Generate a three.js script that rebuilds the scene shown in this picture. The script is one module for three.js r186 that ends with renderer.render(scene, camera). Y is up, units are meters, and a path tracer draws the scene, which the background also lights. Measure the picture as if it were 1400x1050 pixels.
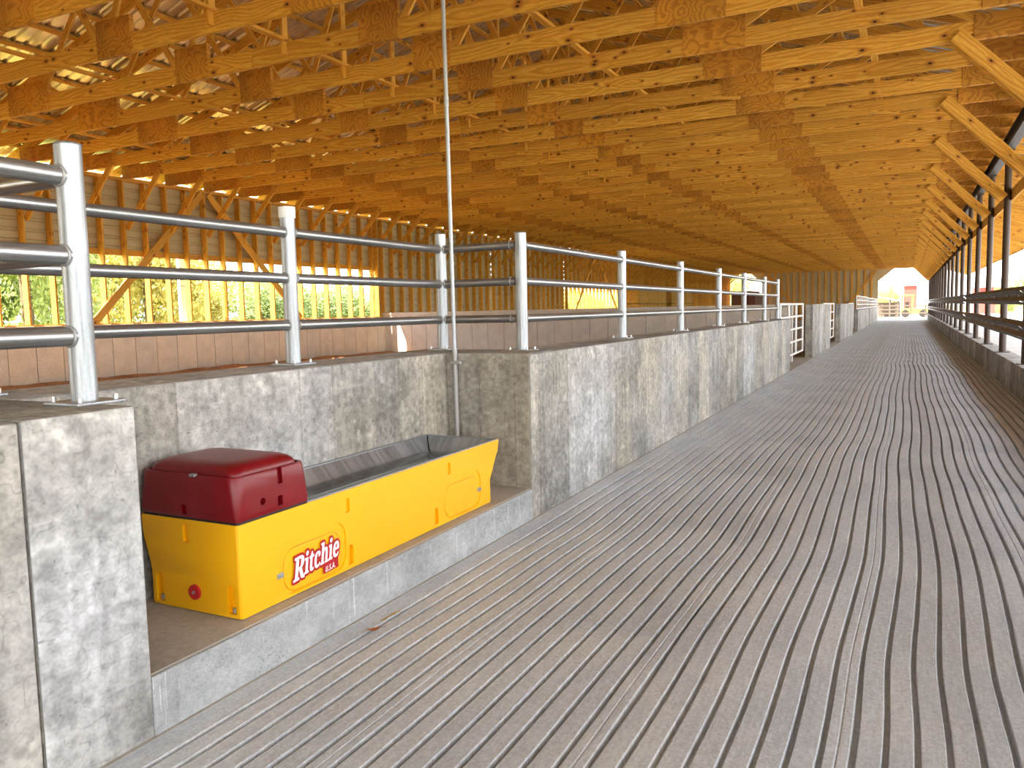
import * as THREE from 'three';
import { RoundedBoxGeometry } from 'three/addons/geometries/RoundedBoxGeometry.js';
import { mergeGeometries, mergeVertices, toCreasedNormals } from 'three/addons/utils/BufferGeometryUtils.js';
import { Brush, Evaluator, SUBTRACTION } from 'three-bvh-csg';

// ---------------------------------------------------------------- camera, sky, sun, exposure
const scene = new THREE.Scene();
const RAD = Math.PI / 180, EYE = 1.58, FOCAL = 1090.8;
const camera = new THREE.PerspectiveCamera(2 * Math.atan(525 / FOCAL) / RAD, 1400 / 1050, 0.05, 1200);
camera.position.set(0, EYE, 0);
camera.rotation.set(-5.213 * RAD, 26.381 * RAD, -1.204 * RAD, 'YXZ');
camera.updateMatrixWorld();
const renderer = new THREE.WebGLRenderer({ antialias: true });
renderer.toneMapping = THREE.LinearToneMapping;
renderer.toneMappingExposure = 4.9;
renderer.shadowMap.enabled = true;

const SUN_DIR = new THREE.Vector3(-1.0, 2.3, 1.05).normalize();
// thin bright haze: whitest at the horizon, a little bluer overhead, the same all round
const skyTex = (() => {
  const w = 64, h = 256, d = new Float32Array(w * h * 4);
  for (let y = 0; y < h; y++) {
    const e = Math.max(0, Math.sin(((y + 0.5) / h - 0.5) * Math.PI)), t = Math.pow(1 - e, 2.2), c = [0.98 + 0.92 * t, 1.04 + 0.83 * t, 1.18 + 0.66 * t];
    for (let x = 0; x < w; x++) d.set([c[0], c[1], c[2], 1], (y * w + x) * 4);
  }
  const t = new THREE.DataTexture(d, w, h, THREE.RGBAFormat, THREE.FloatType);
  t.mapping = THREE.EquirectangularReflectionMapping; t.magFilter = THREE.LinearFilter; t.needsUpdate = true;
  return t;
})();
scene.background = skyTex;
scene.environment = skyTex;
const sun = new THREE.DirectionalLight(0xfff0d8, 8.0);
sun.position.copy(SUN_DIR).multiplyScalar(120).add(new THREE.Vector3(-6, 0, -40));
sun.target.position.set(-6, 0, -40);
sun.castShadow = true;
sun.shadow.mapSize.set(4096, 4096);
Object.assign(sun.shadow.camera, { left: -70, right: 70, top: 70, bottom: -70, near: 1, far: 320 });
scene.add(sun, sun.target);

// ---------------------------------------------------------------- numbers that repeat
let seed = 7;
const rnd = () => { seed = (seed * 1664525 + 1013904223) >>> 0; return seed / 4294967296; };
const rr = (a, b) => a + (b - a) * rnd();
const V = (x, y, z) => new THREE.Vector3(x, y, z);
function hash(x, y, s) {
  let h = Math.imul(x | 0, 374761393) ^ Math.imul(y | 0, 668265263) ^ Math.imul(s | 0, 2147483647 ^ 0x5bd1e995);
  h = Math.imul(h ^ (h >>> 13), 1274126177); h ^= h >>> 16;
  return (h >>> 0) / 4294967296;
}
const mod = (a, n) => ((a % n) + n) % n;
function noise(x, y, px, py, s) {           // smooth value noise that repeats every px, py cells
  const xi = Math.floor(x), yi = Math.floor(y), fx = x - xi, fy = y - yi;
  const u = fx * fx * (3 - 2 * fx), v = fy * fy * (3 - 2 * fy);
  const x0 = mod(xi, px), x1 = mod(xi + 1, px), y0 = mod(yi, py), y1 = mod(yi + 1, py);
  const a = hash(x0, y0, s), b = hash(x1, y0, s), c = hash(x0, y1, s), d = hash(x1, y1, s);
  return a + (b - a) * u + (c - a) * v + (a - b - c + d) * u * v;
}
const clamp = (v, a = 0, b = 1) => Math.min(b, Math.max(a, v));
const mix = (a, b, t) => a + (b - a) * t;
const smooth = (a, b, v) => { const t = clamp((v - a) / (b - a)); return t * t * (3 - 2 * t); };

// ---------------------------------------------------------------- textures
function tex(w, h, fn, srgb = true) {
  const d = new Uint8Array(w * h * 4);
  for (let y = 0, i = 0; y < h; y++) for (let x = 0; x < w; x++, i += 4) {
    const c = fn(x / w, y / h);
    d[i] = clamp(c[0]) * 255; d[i + 1] = clamp(c[1]) * 255; d[i + 2] = clamp(c[2]) * 255; d[i + 3] = 255;
  }
  const t = new THREE.DataTexture(d, w, h);
  t.wrapS = t.wrapT = THREE.RepeatWrapping; t.magFilter = THREE.LinearFilter; t.minFilter = THREE.LinearMipmapLinearFilter; t.generateMipmaps = true;
  if (srgb) t.colorSpace = THREE.SRGBColorSpace;
  t.needsUpdate = true;
  return t;
}
const mul = (c, k) => [c[0] * k, c[1] * k, c[2] * k];
const mix3 = (a, b, t) => [mix(a[0], b[0], t), mix(a[1], b[1], t), mix(a[2], b[2], t)];

// pine boards: eight strips, each 5 m by one board width
const STRIPS = 8, knots = [];
for (let s = 0; s < STRIPS; s++) { const n = 5 + Math.floor(rnd() * 6); const l = []; for (let k = 0; k < n; k++) l.push([rnd(), rr(0.15, 0.85), rr(0.010, 0.022)]); knots.push(l); }
const woodTex = tex(2048, 1024, (u, v) => {
  const s = Math.floor(v * STRIPS), y = v * STRIPS - s;
  let warp = 0, knot = 0, halo = 0;
  for (const [kx, ky, r] of knots[s]) {
    let dx = u - kx; dx -= Math.round(dx); dx *= 5; const dy = (y - ky) * 0.24, d = Math.hypot(dx * 0.55, dy);
    warp += 0.10 * Math.sign(dy || 1) * Math.exp(-(dx * dx) / 0.03) * Math.exp(-Math.abs(dy) / 0.05);
    knot = Math.max(knot, 1 - smooth(r * 0.5, r * 0.8, d)); halo = Math.max(halo, 1 - smooth(r * 0.8, r * 2.4, d));
  }
  const cen = 0.5 + 0.5 * (noise(u * 4, s, 4, 64, 11) - 0.5);
  const yy = y + warp + 0.10 * noise(u * 9, y * 1.5, 9, 64, 12 + s);
  const arch = Math.pow(Math.abs(yy - cen), 1.25) * 6 + 3.2 * noise(u * 3, s * 3, 3, 64, 14) + 1.6 * noise(u * 14, y * 2, 14, 64, 17 + s);
  const f = arch - Math.floor(arch), ring = smooth(0.15, 0.8, f) * (1 - smooth(0.88, 1, f));
  const fine = noise(u * 90, v * 420, 90, 420, 19), long = noise(u * 12, v * 190, 12, 190, 20);
  let c = mix3([0.95, 0.745, 0.32], [0.82, 0.56, 0.155], 0.62 * ring + 0.16 * long);
  c = mul(c, 0.90 + 0.13 * fine + 0.07 * (noise(u * 5, s, 5, 64, 21) - 0.5));
  c = mix3(c, [0.62, 0.36, 0.12], 0.55 * halo);
  return mix3(c, [0.24, 0.11, 0.04], 0.9 * knot);
});
// rotary-cut plywood: two by two sheets of 0.9 m
const plyTex = tex(1024, 1024, (u, v) => {
  const q = Math.floor(u * 2) + 2 * Math.floor(v * 2), x = (u * 2) % 1, y = (v * 2) % 1;
  const n = noise(x * 3, y * 4.2, 64, 64, 31 + q) + 0.45 * noise(x * 6, y * 10, 64, 64, 35 + q) + 0.12 * noise(x * 14, y * 30, 64, 64, 39 + q);
  const b = n * 5.5, f = b - Math.floor(b), line = smooth(0.3, 0.85, f) * (1 - smooth(0.9, 1, f));
  let c = mix3([0.83, 0.59, 0.20], [0.67, 0.43, 0.105], 0.70 * line + 0.1 * noise(x * 40, y * 90, 128, 128, 43));
  c = mul(c, 0.9 + 0.16 * noise(x * 2, y * 2, 8, 8, 44 + q));
  return c;
});
// formed concrete walls: 8 m by 2 m
const bands = []; { let b = 0; while (b < 8) { const w = [0.3, 0.6, 0.6, 0.45][Math.floor(rnd() * 4)]; bands.push([b, b + w, rr(-1, 1), rr(-1, 1)]); b += w; } }
const bandAt = (x) => bands.find((b) => x < b[1]) || bands[bands.length - 1];
const wallFn = (u, v) => {
  const X = u * 8, b = bandAt(X), edge = Math.min(X - b[0], b[1] - X);
  const m1 = noise(u * 14, v * 4, 14, 4, 51), m2 = noise(u * 60, v * 16, 60, 16, 52), m3 = noise(u * 260, v * 70, 260, 70, 53), fine = noise(u * 900, v * 240, 900, 240, 54);
  const streak = noise(u * 330, v * 3, 330, 3, 55), streak2 = noise(u * 120, v * 2, 120, 2, 56);
  const worm = Math.abs(noise(u * 170, v * 40, 170, 40, 57) - 0.5), worm2 = Math.abs(noise(u * 70, v * 26, 70, 26, 58) - 0.5);
  let t = 0.625 + 0.13 * (m1 - 0.5) + 0.13 * (m2 - 0.5) + 0.14 * (m3 - 0.5) + 0.10 * (fine - 0.5) + 0.07 * (streak - 0.5) * (0.3 + m1) + 0.06 * (streak2 - 0.5) + 0.055 * b[2];
  t -= 0.10 * (1 - smooth(0, 0.035, worm)) * smooth(0.45, 0.8, m2);
  t -= 0.07 * (1 - smooth(0, 0.03, worm2)) * smooth(0.4, 0.8, m1);
  t -= 0.11 * (1 - smooth(0.0, 0.007, edge)) * smooth(0.35, 0.7, m2);
  const pit = noise(u * 420, v * 110, 420, 110, 59); if (pit > 0.93) t -= 0.2 * (pit - 0.93) / 0.07;
  const chalk = noise(u * 40, v * 12, 40, 12, 60) * noise(u * 210, v * 50, 210, 50, 61); t += 0.10 * smooth(0.45, 0.8, chalk);
  const warm = clamp(0.5 + 0.8 * (noise(u * 10, v * 3, 10, 3, 62) - 0.5) + 0.25 * b[3]);
  return mul(mix3([0.97, 0.985, 1.0], [1.0, 0.972, 0.90], warm), t);
};
const wallTex = tex(2048, 512, wallFn);
const wallBump = tex(1024, 256, (u, v) => { const t = 0.5 + 0.35 * (noise(u * 260, v * 70, 260, 70, 53) - 0.5) + 0.25 * (noise(u * 60, v * 16, 60, 16, 52) - 0.5) + 0.2 * (noise(u * 330, v * 6, 330, 6, 55) - 0.5) - 0.5 * (noise(u * 420, v * 110, 420, 110, 59) > 0.93 ? 0.6 : 0); return [t, t, t]; }, false);
// the step face: hard-trowelled concrete with lime runs, 3.5 m by 0.25 m
const runs = []; for (let i = 0; i < 26; i++) runs.push([rnd(), rr(0.002, 0.009), rr(0.25, 1), rr(0.3, 1), rr(0.55, 1.05)]);
const stepTex = tex(2048, 256, (u, v) => {
  const X = u * 3.5, Y = v * 0.25, m1 = noise(X * 2.2, Y * 5, 64, 64, 63), m2 = noise(X * 8, Y * 12, 64, 64, 64), m3 = noise(X * 40, Y * 50, 256, 64, 65), f = noise(X * 180, Y * 200, 1024, 64, 66);
  let t = 0.665 + 0.10 * (m1 - 0.5) + 0.09 * (m2 - 0.5) + 0.07 * (m3 - 0.5) + 0.08 * (f - 0.5);
  const pit = noise(X * 130, Y * 150, 512, 64, 67) * (0.55 + 0.6 * noise(X * 3, Y * 6, 64, 64, 68)); t -= 0.13 * smooth(0.70, 0.98, pit);
  for (const [x, w, a, lo, hi] of runs) { let d = u - x; d -= Math.round(d); const k = (1 - smooth(w * 0.3, w, Math.abs(d * 3.5 + 0.006 * (noise(Y * 30, x * 50, 64, 64, 69) - 0.5)))) * smooth(1 - lo - 0.15, 1 - lo + 0.1, v) * (v < hi ? 1 : 0); t += 0.17 * a * k; }
  return mul([0.965, 0.99, 1.0], t);
});
// smooth precast and slab concrete: 4 m by 4 m
const slabTex = tex(1024, 1024, (u, v) => {
  const m1 = noise(u * 5, v * 5, 5, 5, 71), m2 = noise(u * 22, v * 22, 22, 22, 72), f = noise(u * 200, v * 200, 200, 200, 73), g = noise(u * 500, v * 500, 500, 500, 74);
  const t = 0.82 + 0.07 * (m1 - 0.5) + 0.06 * (m2 - 0.5) + 0.06 * (f - 0.5) + 0.06 * (g - 0.5);
  return mul(mix3([0.98, 0.985, 1.0], [1.0, 0.965, 0.905], m1), t);
});
// broomed alley floor: 2 m by 2 m
const floorTex = tex(1024, 1024, (u, v) => {
  const m1 = noise(u * 3, v * 2, 3, 2, 81), m2 = noise(u * 12, v * 7, 12, 7, 82), f = noise(u * 180, v * 120, 180, 120, 83), g = noise(u * 512, v * 420, 512, 420, 84), br = noise(u * 300, v * 24, 300, 24, 85);
  let t = 0.80 + 0.05 * (m1 - 0.5) + 0.05 * (m2 - 0.5) + 0.07 * (f - 0.5) + 0.10 * (g - 0.5) + 0.05 * (br - 0.5);
  return mul(mix3([0.945, 0.98, 1.02], [0.965, 0.985, 1.0], m2), t);
});
const floorBump = tex(512, 512, (u, v) => { const t = 0.5 * noise(u * 180, v * 120, 180, 120, 83) + 0.5 * noise(u * 256, v * 220, 256, 220, 84); return [t, t, t]; }, false);
const galvTex = tex(512, 512, (u, v) => {
  const a = noise(u * 8, v * 3, 8, 3, 91), b = noise(u * 40, v * 8, 40, 8, 92), c = noise(u * 120, v * 120, 120, 120, 93);
  const t = 0.80 + 0.14 * (a - 0.5) + 0.16 * (b - 0.5) + 0.06 * (c - 0.5);
  return [t * 0.98, t, t * 1.015];
});
const dirtTex = tex(512, 512, (u, v) => {
  const a = noise(u * 6, v * 6, 6, 6, 101), b = noise(u * 40, v * 40, 40, 40, 102), c = noise(u * 160, v * 160, 160, 160, 103);
  return mul([0.62, 0.45, 0.30], 0.62 + 0.3 * a + 0.25 * b + 0.2 * c);
});
const grassTex = tex(512, 512, (u, v) => {
  const a = noise(u * 6, v * 6, 6, 6, 111), b = noise(u * 60, v * 60, 60, 60, 112), c = noise(u * 200, v * 200, 200, 200, 113);
  return mul(mix3([0.42, 0.50, 0.20], [0.62, 0.58, 0.30], a), 0.55 + 0.35 * b + 0.25 * c);
});
const strawTex = tex(512, 512, (u, v) => {
  const b = noise(u * 30, v * 110, 30, 110, 122), c = noise(u * 140, v * 60, 140, 60, 123), d = noise(u * 200, v * 200, 200, 200, 124);
  return mul([0.80, 0.62, 0.27], 0.35 + 0.4 * b + 0.35 * c + 0.25 * d);
});
const steelTex = tex(512, 256, (u, v) => {
  const a = noise(u * 5, v * 3, 5, 3, 131), b = noise(u * 60, v * 14, 60, 14, 132), c = noise(u * 16, v * 40, 16, 40, 133);
  return mul(mix3([0.37, 0.35, 0.31], [0.27, 0.22, 0.17], smooth(0.4, 0.8, a * 0.6 + b * 0.5)), 0.75 + 0.35 * b + 0.2 * c);
});
const plasticTex = (base, dust, s) => tex(512, 512, (u, v) => {
  const a = noise(u * 5, v * 4, 5, 4, s), b = noise(u * 18, v * 9, 18, 9, s + 1), c = noise(u * 90, v * 90, 90, 90, s + 2);
  return mix3(base, dust, 0.30 * smooth(0.62, 0.95, 0.55 * a + 0.55 * b) + 0.05 * c);
});

// ---------------------------------------------------------------- materials
const std = (o) => new THREE.MeshStandardMaterial({ side: THREE.DoubleSide, ...o });
const lin = (r, g, b) => new THREE.Color().setRGB(r, g, b);
const M = {
  pine: [[1, 1, 1], [0.93, 0.88, 0.80], [1.0, 0.955, 0.86], [0.86, 0.81, 0.72]].map((c) => std({ map: woodTex, color: lin(...c), roughness: 0.72 })),
  ply: [[1, 1, 1], [0.84, 0.80, 0.75], [1.0, 1.0, 0.95]].map((c) => std({ map: plyTex, color: lin(...c), roughness: 0.75 })),
  scrap: std({ map: woodTex, color: lin(1.0, 1.0, 1.0), roughness: 0.7 }),
  step: std({ map: stepTex, bumpMap: wallBump, bumpScale: 0.004, roughness: 0.85 }),
  wall: std({ map: wallTex, bumpMap: wallBump, bumpScale: 0.004, roughness: 0.85 }),
  wallShaded: std({ map: wallTex, color: lin(0.80, 0.77, 0.70), bumpMap: wallBump, bumpScale: 0.005, roughness: 0.9 }),  // wall concrete darkened for stain and for the shade on the niche end
  slab: std({ map: slabTex, color: lin(0.62, 0.60, 0.57), roughness: 0.85 }),
  precast: std({ map: slabTex, color: lin(0.97, 0.985, 0.985), roughness: 0.85 }),
  precastBounce: std({ map: slabTex, color: lin(0.98, 0.92, 0.80), roughness: 0.9 }),  // precast tinted tan: warm bounce off the sunlit dirt put into the colour
  floor: std({ map: floorTex, bumpMap: floorBump, bumpScale: 0.0025, roughness: 0.82 }),
  galv: std({ map: galvTex, color: lin(0.74, 0.76, 0.78), metalness: 0.7, roughness: 0.45 }),
  rail: std({ map: galvTex, color: lin(0.62, 0.62, 0.62), metalness: 0.85, roughness: 0.34 }),
  weld: std({ color: lin(0.42, 0.42, 0.42), metalness: 0.7, roughness: 0.6 }),
  whiteTube: std({ color: lin(0.80, 0.80, 0.78), metalness: 0.2, roughness: 0.45 }),
  roof: std({ color: lin(0.66, 0.64, 0.55), metalness: 0.8, roughness: 0.26 }),
  siding: std({ color: lin(0.52, 0.43, 0.25), metalness: 0.1, roughness: 0.5 }),
  brownPost: std({ color: lin(0.042, 0.022, 0.013), metalness: 0.0, roughness: 0.5 }),
  beam: std({ color: lin(0.035, 0.03, 0.028), metalness: 0.4, roughness: 0.45 }),
  guard: std({ map: steelTex, metalness: 0.45, roughness: 0.5 }),
  bolt: std({ color: lin(0.62, 0.62, 0.62), metalness: 0.9, roughness: 0.35 }),
  dirt: std({ map: dirtTex, roughness: 1 }),
  grass: std({ map: grassTex, roughness: 1 }),
  gravel: std({ map: slabTex, color: lin(0.62, 0.56, 0.47), roughness: 1 }),
  drive: std({ map: slabTex, color: lin(0.78, 0.79, 0.80), roughness: 0.85 }),
  straw: std({ map: strawTex, roughness: 1 }),
  yellow: std({ map: plasticTex([0.985, 0.725, 0.0], [0.97, 0.82, 0.40], 141), roughness: 0.42 }),
  red: std({ map: plasticTex([0.47, 0.012, 0.07], [0.62, 0.28, 0.30], 151), roughness: 0.36 }),
  stainless: std({ map: galvTex, color: lin(0.72, 0.74, 0.78), metalness: 0.75, roughness: 0.42 }),
  black: std({ color: lin(0.012, 0.012, 0.012), roughness: 0.6 }),
  capRed: std({ color: lin(0.55, 0.015, 0.02), roughness: 0.4 }),
  barnRed: std({ color: lin(0.55, 0.045, 0.035), roughness: 0.7 }),
  barnRoof: std({ color: lin(0.62, 0.60, 0.58), roughness: 0.6 }),
  white: std({ color: lin(0.8, 0.8, 0.78), roughness: 0.6 }),
  machine: std({ color: lin(0.75, 0.50, 0.05), roughness: 0.5 }),
  rust: std({ color: lin(0.20, 0.075, 0.04), roughness: 0.8 }),
  tailgate: std({ color: lin(0.30, 0.19, 0.15), roughness: 0.8 }),
  darkWood: std({ color: lin(0.085, 0.07, 0.058), roughness: 0.9 }),
  silo: std({ color: lin(0.55, 0.66, 0.58), roughness: 0.5 }),
  bark: std({ color: lin(0.16, 0.11, 0.07), roughness: 1 }),
  leaf: [[0.30, 0.37, 0.11], [0.44, 0.47, 0.13], [0.20, 0.27, 0.09], [0.52, 0.46, 0.13]].map((c) => new THREE.MeshPhysicalMaterial({ color: lin(...c), roughness: 0.9, transmission: 0.3, thickness: 0, side: THREE.DoubleSide })),
  water: new THREE.MeshPhysicalMaterial({ color: 0xffffff, roughness: 0.02, transmission: 1, ior: 1.33, thickness: 0.12, attenuationColor: lin(0.45, 0.45, 0.36), attenuationDistance: 0.25 }),
};

// ---------------------------------------------------------------- scene helpers
const taken = new Map();
function numbered(n) { const k = taken.get(n) || 0; taken.set(n, k + 1); return k ? n + '_' + String(k).padStart(3, '0') : n; }
function shade(o) { o.traverse((c) => { if (c.isMesh) { c.castShadow = true; c.receiveShadow = true; } }); return o; }
function mesh(name, g, m, parent) { const o = new THREE.Mesh(g, m); o.name = parent ? name : numbered(name); (parent || scene).add(o); o.castShadow = o.receiveShadow = true; return o; }
function tag(o, label, category, group, kind) { o.userData.label = label; if (category) o.userData.category = category; if (group) o.userData.group = group; if (kind) o.userData.kind = kind; return o; }
function thing(name, label, category, p = [0, 0, 0], group) { const o = new THREE.Group(); o.name = numbered(name); o.position.set(...p); scene.add(o); return tag(o, label, category, group); }
function struct(name, label) { const o = new THREE.Group(); o.name = numbered(name); scene.add(o); tag(o, label, 'structure', null, 'structure'); return o; }
const off = (g, o) => g.translate(-o.position.x, -o.position.y, -o.position.z);
function copy(o, name, p) { const c = o.clone(); c.name = numbered(name); c.position.set(...p); scene.add(c); c.userData = { ...o.userData }; return c; }

function worldUV(g, s = 1, t = s, ou = 0, ov = 0, flip = false) {     // uv in metres from the face that a vertex lies on
  const p = g.attributes.position, n = g.attributes.normal, uv = new Float32Array(p.count * 2);
  for (let i = 0; i < p.count; i++) {
    const ax = Math.abs(n.getX(i)), ay = Math.abs(n.getY(i)), az = Math.abs(n.getZ(i)), x = p.getX(i), y = p.getY(i), z = p.getZ(i);
    let a, b; if (ax >= ay && ax >= az) { a = z; b = y; } else if (ay >= az) { a = x; b = z; } else { a = x; b = y; }
    if (flip) [a, b] = [b, a];
    uv[2 * i] = a / s + ou; uv[2 * i + 1] = b / t + ov;
  }
  g.setAttribute('uv', new THREE.BufferAttribute(uv, 2));
  return g;
}
function boxG(x0, x1, y0, y1, z0, z1, bevel = 0) {
  const w = Math.abs(x1 - x0), h = Math.abs(y1 - y0), d = Math.abs(z1 - z0);
  const g = bevel ? new RoundedBoxGeometry(w, h, d, 2, bevel) : new THREE.BoxGeometry(w, h, d);
  return g.translate((x0 + x1) / 2, (y0 + y1) / 2, (z0 + z1) / 2);
}
const cbox = (a, bevel = 0.012, ou = 0, s = [8, 2]) => worldUV(boxG(...a, bevel), s[0], s[1], ou, 0);
function tubeG(a, b, r, seg = 12, open = false) {
  const d = b.clone().sub(a), L = d.length(), g = new THREE.CylinderGeometry(r, r, L, seg, 1, open);
  g.applyQuaternion(new THREE.Quaternion().setFromUnitVectors(V(0, 1, 0), d.normalize()));
  return g.translate((a.x + b.x) / 2, (a.y + b.y) / 2, (a.z + b.z) / 2);
}
// a board along x, centred, with grain along it
function boardG(L, H, T, v = 0) {
  const g = new THREE.BoxGeometry(L, H, T), p = g.attributes.position, n = g.attributes.normal, uv = g.attributes.uv;
  const strip = mod(v, STRIPS), o = hash(v, 5, 9);
  for (let i = 0; i < p.count; i++) {
    const x = p.getX(i), y = p.getY(i), z = p.getZ(i);
    let c; if (Math.abs(n.getZ(i)) > 0.5) c = 0.04 + 0.92 * (y / H + 0.5); else if (Math.abs(n.getY(i)) > 0.5) c = 0.3 + z / 0.25; else c = 0.3 + 0.3 * (y / H + 0.5);
    uv.setXY(i, (Math.abs(n.getX(i)) > 0.5 ? z : x) / 5 + o, (strip + c) / STRIPS);
  }
  return g;
}
const boardCache = new Map();
function board(name, a, b, H, T, v, parent, m) {             // a board whose axis runs from a to b in a plane of constant z (or along z)
  const L = a.distanceTo(b), key = [L.toFixed(4), H, T, v].join();
  if (!boardCache.has(key)) boardCache.set(key, boardG(L, H, T, v));
  const o = mesh(name, boardCache.get(key), m || M.pine[mod(v * 3 + (v >> 2), 4)], parent), d = b.clone().sub(a);
  o.position.copy(a).add(b).multiplyScalar(0.5);
  if (Math.abs(d.x) < 1e-6 && Math.abs(d.y) < 1e-6) o.rotation.y = Math.PI / 2;
  else if (Math.abs(d.x) < 1e-6) { o.rotation.order = 'YXZ'; o.rotation.y = Math.PI / 2; o.rotation.z = Math.atan2(d.y, -d.z); }
  else o.rotation.z = Math.atan2(d.y, d.x);
  return o;
}
// a rounded rectangle ring in the xz plane
function ring(x0, x1, z0, z1, r, y, n = 5) {
  const out = [], c = [[x1 - r, z1 - r, 0], [x0 + r, z1 - r, 1], [x0 + r, z0 + r, 2], [x1 - r, z0 + r, 3]];
  for (const [cx, cz, q] of c) for (let i = 0; i <= n; i++) { const a = (q + i / n) * Math.PI / 2; out.push(V(cx + r * Math.cos(a), y, cz + r * Math.sin(a))); }
  return out;
}
function loft(rings, capTop = true, capBottom = true, crease = 0.6) {
  const pos = [], n = rings[0].length, tri = (a, b, c) => pos.push(a.x, a.y, a.z, b.x, b.y, b.z, c.x, c.y, c.z);
  for (let k = 0; k + 1 < rings.length; k++) for (let i = 0; i < n; i++) { const j = (i + 1) % n, A = rings[k], B = rings[k + 1]; tri(A[i], B[i], B[j]); tri(A[i], B[j], A[j]); }
  const cap = (R, up) => { const c = R.reduce((s, p) => s.add(p), V(0, 0, 0)).multiplyScalar(1 / n); for (let i = 0; i < n; i++) { const j = (i + 1) % n; up ? tri(c, R[j], R[i]) : tri(c, R[i], R[j]); } };
  if (capBottom) cap(rings[0], false); if (capTop) cap(rings[rings.length - 1], true);
  let g = new THREE.BufferGeometry(); g.setAttribute('position', new THREE.Float32BufferAttribute(pos, 3));
  g.setAttribute('uv', new THREE.Float32BufferAttribute(new Float32Array(pos.length / 3 * 2), 2));
  g.computeVertexNormals();
  g = toCreasedNormals(g, crease);
  return g;
}
const evaluator = new Evaluator(); evaluator.useGroups = false;
function cut(g, tools) {
  let a = new Brush(g); a.updateMatrixWorld();
  for (const t of tools) { const b = new Brush(t.attributes.uv ? t : t); b.updateMatrixWorld(); a = evaluator.evaluate(a, b, SUBTRACTION); }
  return a.geometry;
}
function pixelAt(px, py, z) {           // the point at depth z along the view through a pixel of the 1400 x 1050 frame
  const d = V((px - 700) / FOCAL, -(py - 525) / FOCAL, -1).applyQuaternion(camera.quaternion);
  return V(d.x * z / d.z, EYE + d.y * z / d.z, z);
}

// ---------------------------------------------------------------- plan of the barn (metres)
const Z0 = 9, ZE = -85.15, CEIL = 4.876, XL = -16.6, XR = 1.78, RIDGE = -7.4, WALLX = -2.53, TOP = 1.265;
const roofY = (x) => 5.15 + (9.18 - Math.abs(x - RIDGE)) / 3;       // axis of the top chords

// ---------------------------------------------------------------- ground
{
  const g = new THREE.PlaneGeometry(700, 700, 1, 1).rotateX(-Math.PI / 2).translate(-20, -0.16, -120);
  tag(mesh('ground', worldUV(g, 6), M.grass), 'dry green grassland around the barn', 'ground', null, 'structure');
  tag(mesh('ground_drive', cbox([1.96, 34, -0.3, 0.30, -90, 14], 0, 0, [4, 4]), M.drive), 'pale concrete feed drive beside the low kerb', 'ground', null, 'structure');
  tag(mesh('ground_yard', cbox([-22, 40, -0.3, -0.02, -190, -85.6], 0, 0, [4, 4]), M.gravel), 'pale gravel yard outside the far doorway', 'ground', null, 'structure');
}
// grooved alley floor: one slab with real grooves running its length
{
  const wob = (x, z) => {
    const p = Math.floor((x + 2.6) / 0.82), k = smooth(-2.5, -2.1, x) * (1 - smooth(1.3, 1.6, x));
    return 0.8 * k * (0.016 * Math.sin(z * 0.9 + 0.4) + 0.005 * Math.sin(z * 2.3 + 0.3 * p) + 0.035 * (noise(z * 0.55 + 40, 3, 512, 8, 161) - 0.5) + 0.022 * (noise(z * 1.3 + 140, 5 + p * 0.35, 512, 8, 162) - 0.5));
  };
  const cols = [];          // x, depth, sharp
  const X0 = WALLX - 0.02, X1 = 1.68;
  cols.push([X0, 0]);
  const seams = [-1.83, -1.015, -0.2, 0.62];
  for (let k = 0; ; k++) {
    const x = -2.375 + 0.1018 * k; if (x > X1 - 0.06) break;
    const w = 0.0105;
    cols.push([x - w - 0.005, 0], [x - w - 0.001, -0.003], [x - w + 0.002, -0.028], [x + w - 0.0005, -0.032], [x + w, -0.003], [x + w + 0.0025, 0]);
    const s = seams.find((q) => q > x + 0.02 && q < x + 0.09);
    if (s) { const q = x + 0.052; cols.push([q - 0.006, 0], [q - 0.001, -0.0045], [q + 0.003, -0.001], [q + 0.006, 0]); }
  }
  cols.push([X1, 0]);
  const zs = []; for (let z = 4; z > -12; z -= 0.11) zs.push(z); for (let z = -12; z > -30; z -= 0.3) zs.push(z); for (let z = -30; z > -86; z -= 1.2) zs.push(z); zs.push(-86.2);
  const pos = [], uv = [], idx = [], C = cols.length;
  const pt = (i, z) => {
    const [x, d] = cols[i], X = x + (i === 0 || i === C - 1 ? 0 : wob(x, z)), rough = d < -0.0005 ? 0.0022 * (noise(z * 22 + 99, i * 0.7, 4096, 512, 163) - 0.5) : 0;
    return [X + rough, d + 0.0008 * (noise(x * 6 + 30, z * 6 + 600, 4096, 4096, 164) - 0.5), z];
  };
  for (let i = 0; i + 1 < C; i++) {              // each strip keeps its own edges, so that ribs stay flat and lips crisp
    const b0 = pos.length / 3;
    zs.forEach((z) => { for (const j of [i, i + 1]) { const p = pt(j, z); pos.push(...p); uv.push(p[0] / 2, p[2] / 2); } });
    for (let k = 0; k + 1 < zs.length; k++) { const q = b0 + 2 * k; idx.push(q, q + 1, q + 2, q + 1, q + 3, q + 2); }
  }
  const g = new THREE.BufferGeometry(); g.setAttribute('position', new THREE.Float32BufferAttribute(pos, 3)); g.setAttribute('uv', new THREE.Float32BufferAttribute(uv, 2)); g.setIndex(idx);
  g.computeVertexNormals();
  const f = mesh('floor', g, M.floor);
  tag(f, 'grey concrete alley floor with wavy lengthwise grooves', 'floor', null, 'structure');
  mesh('slab', boxG(X0, X1, -0.4, -0.04, -86.2, 9), M.slab, f);
}
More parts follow.
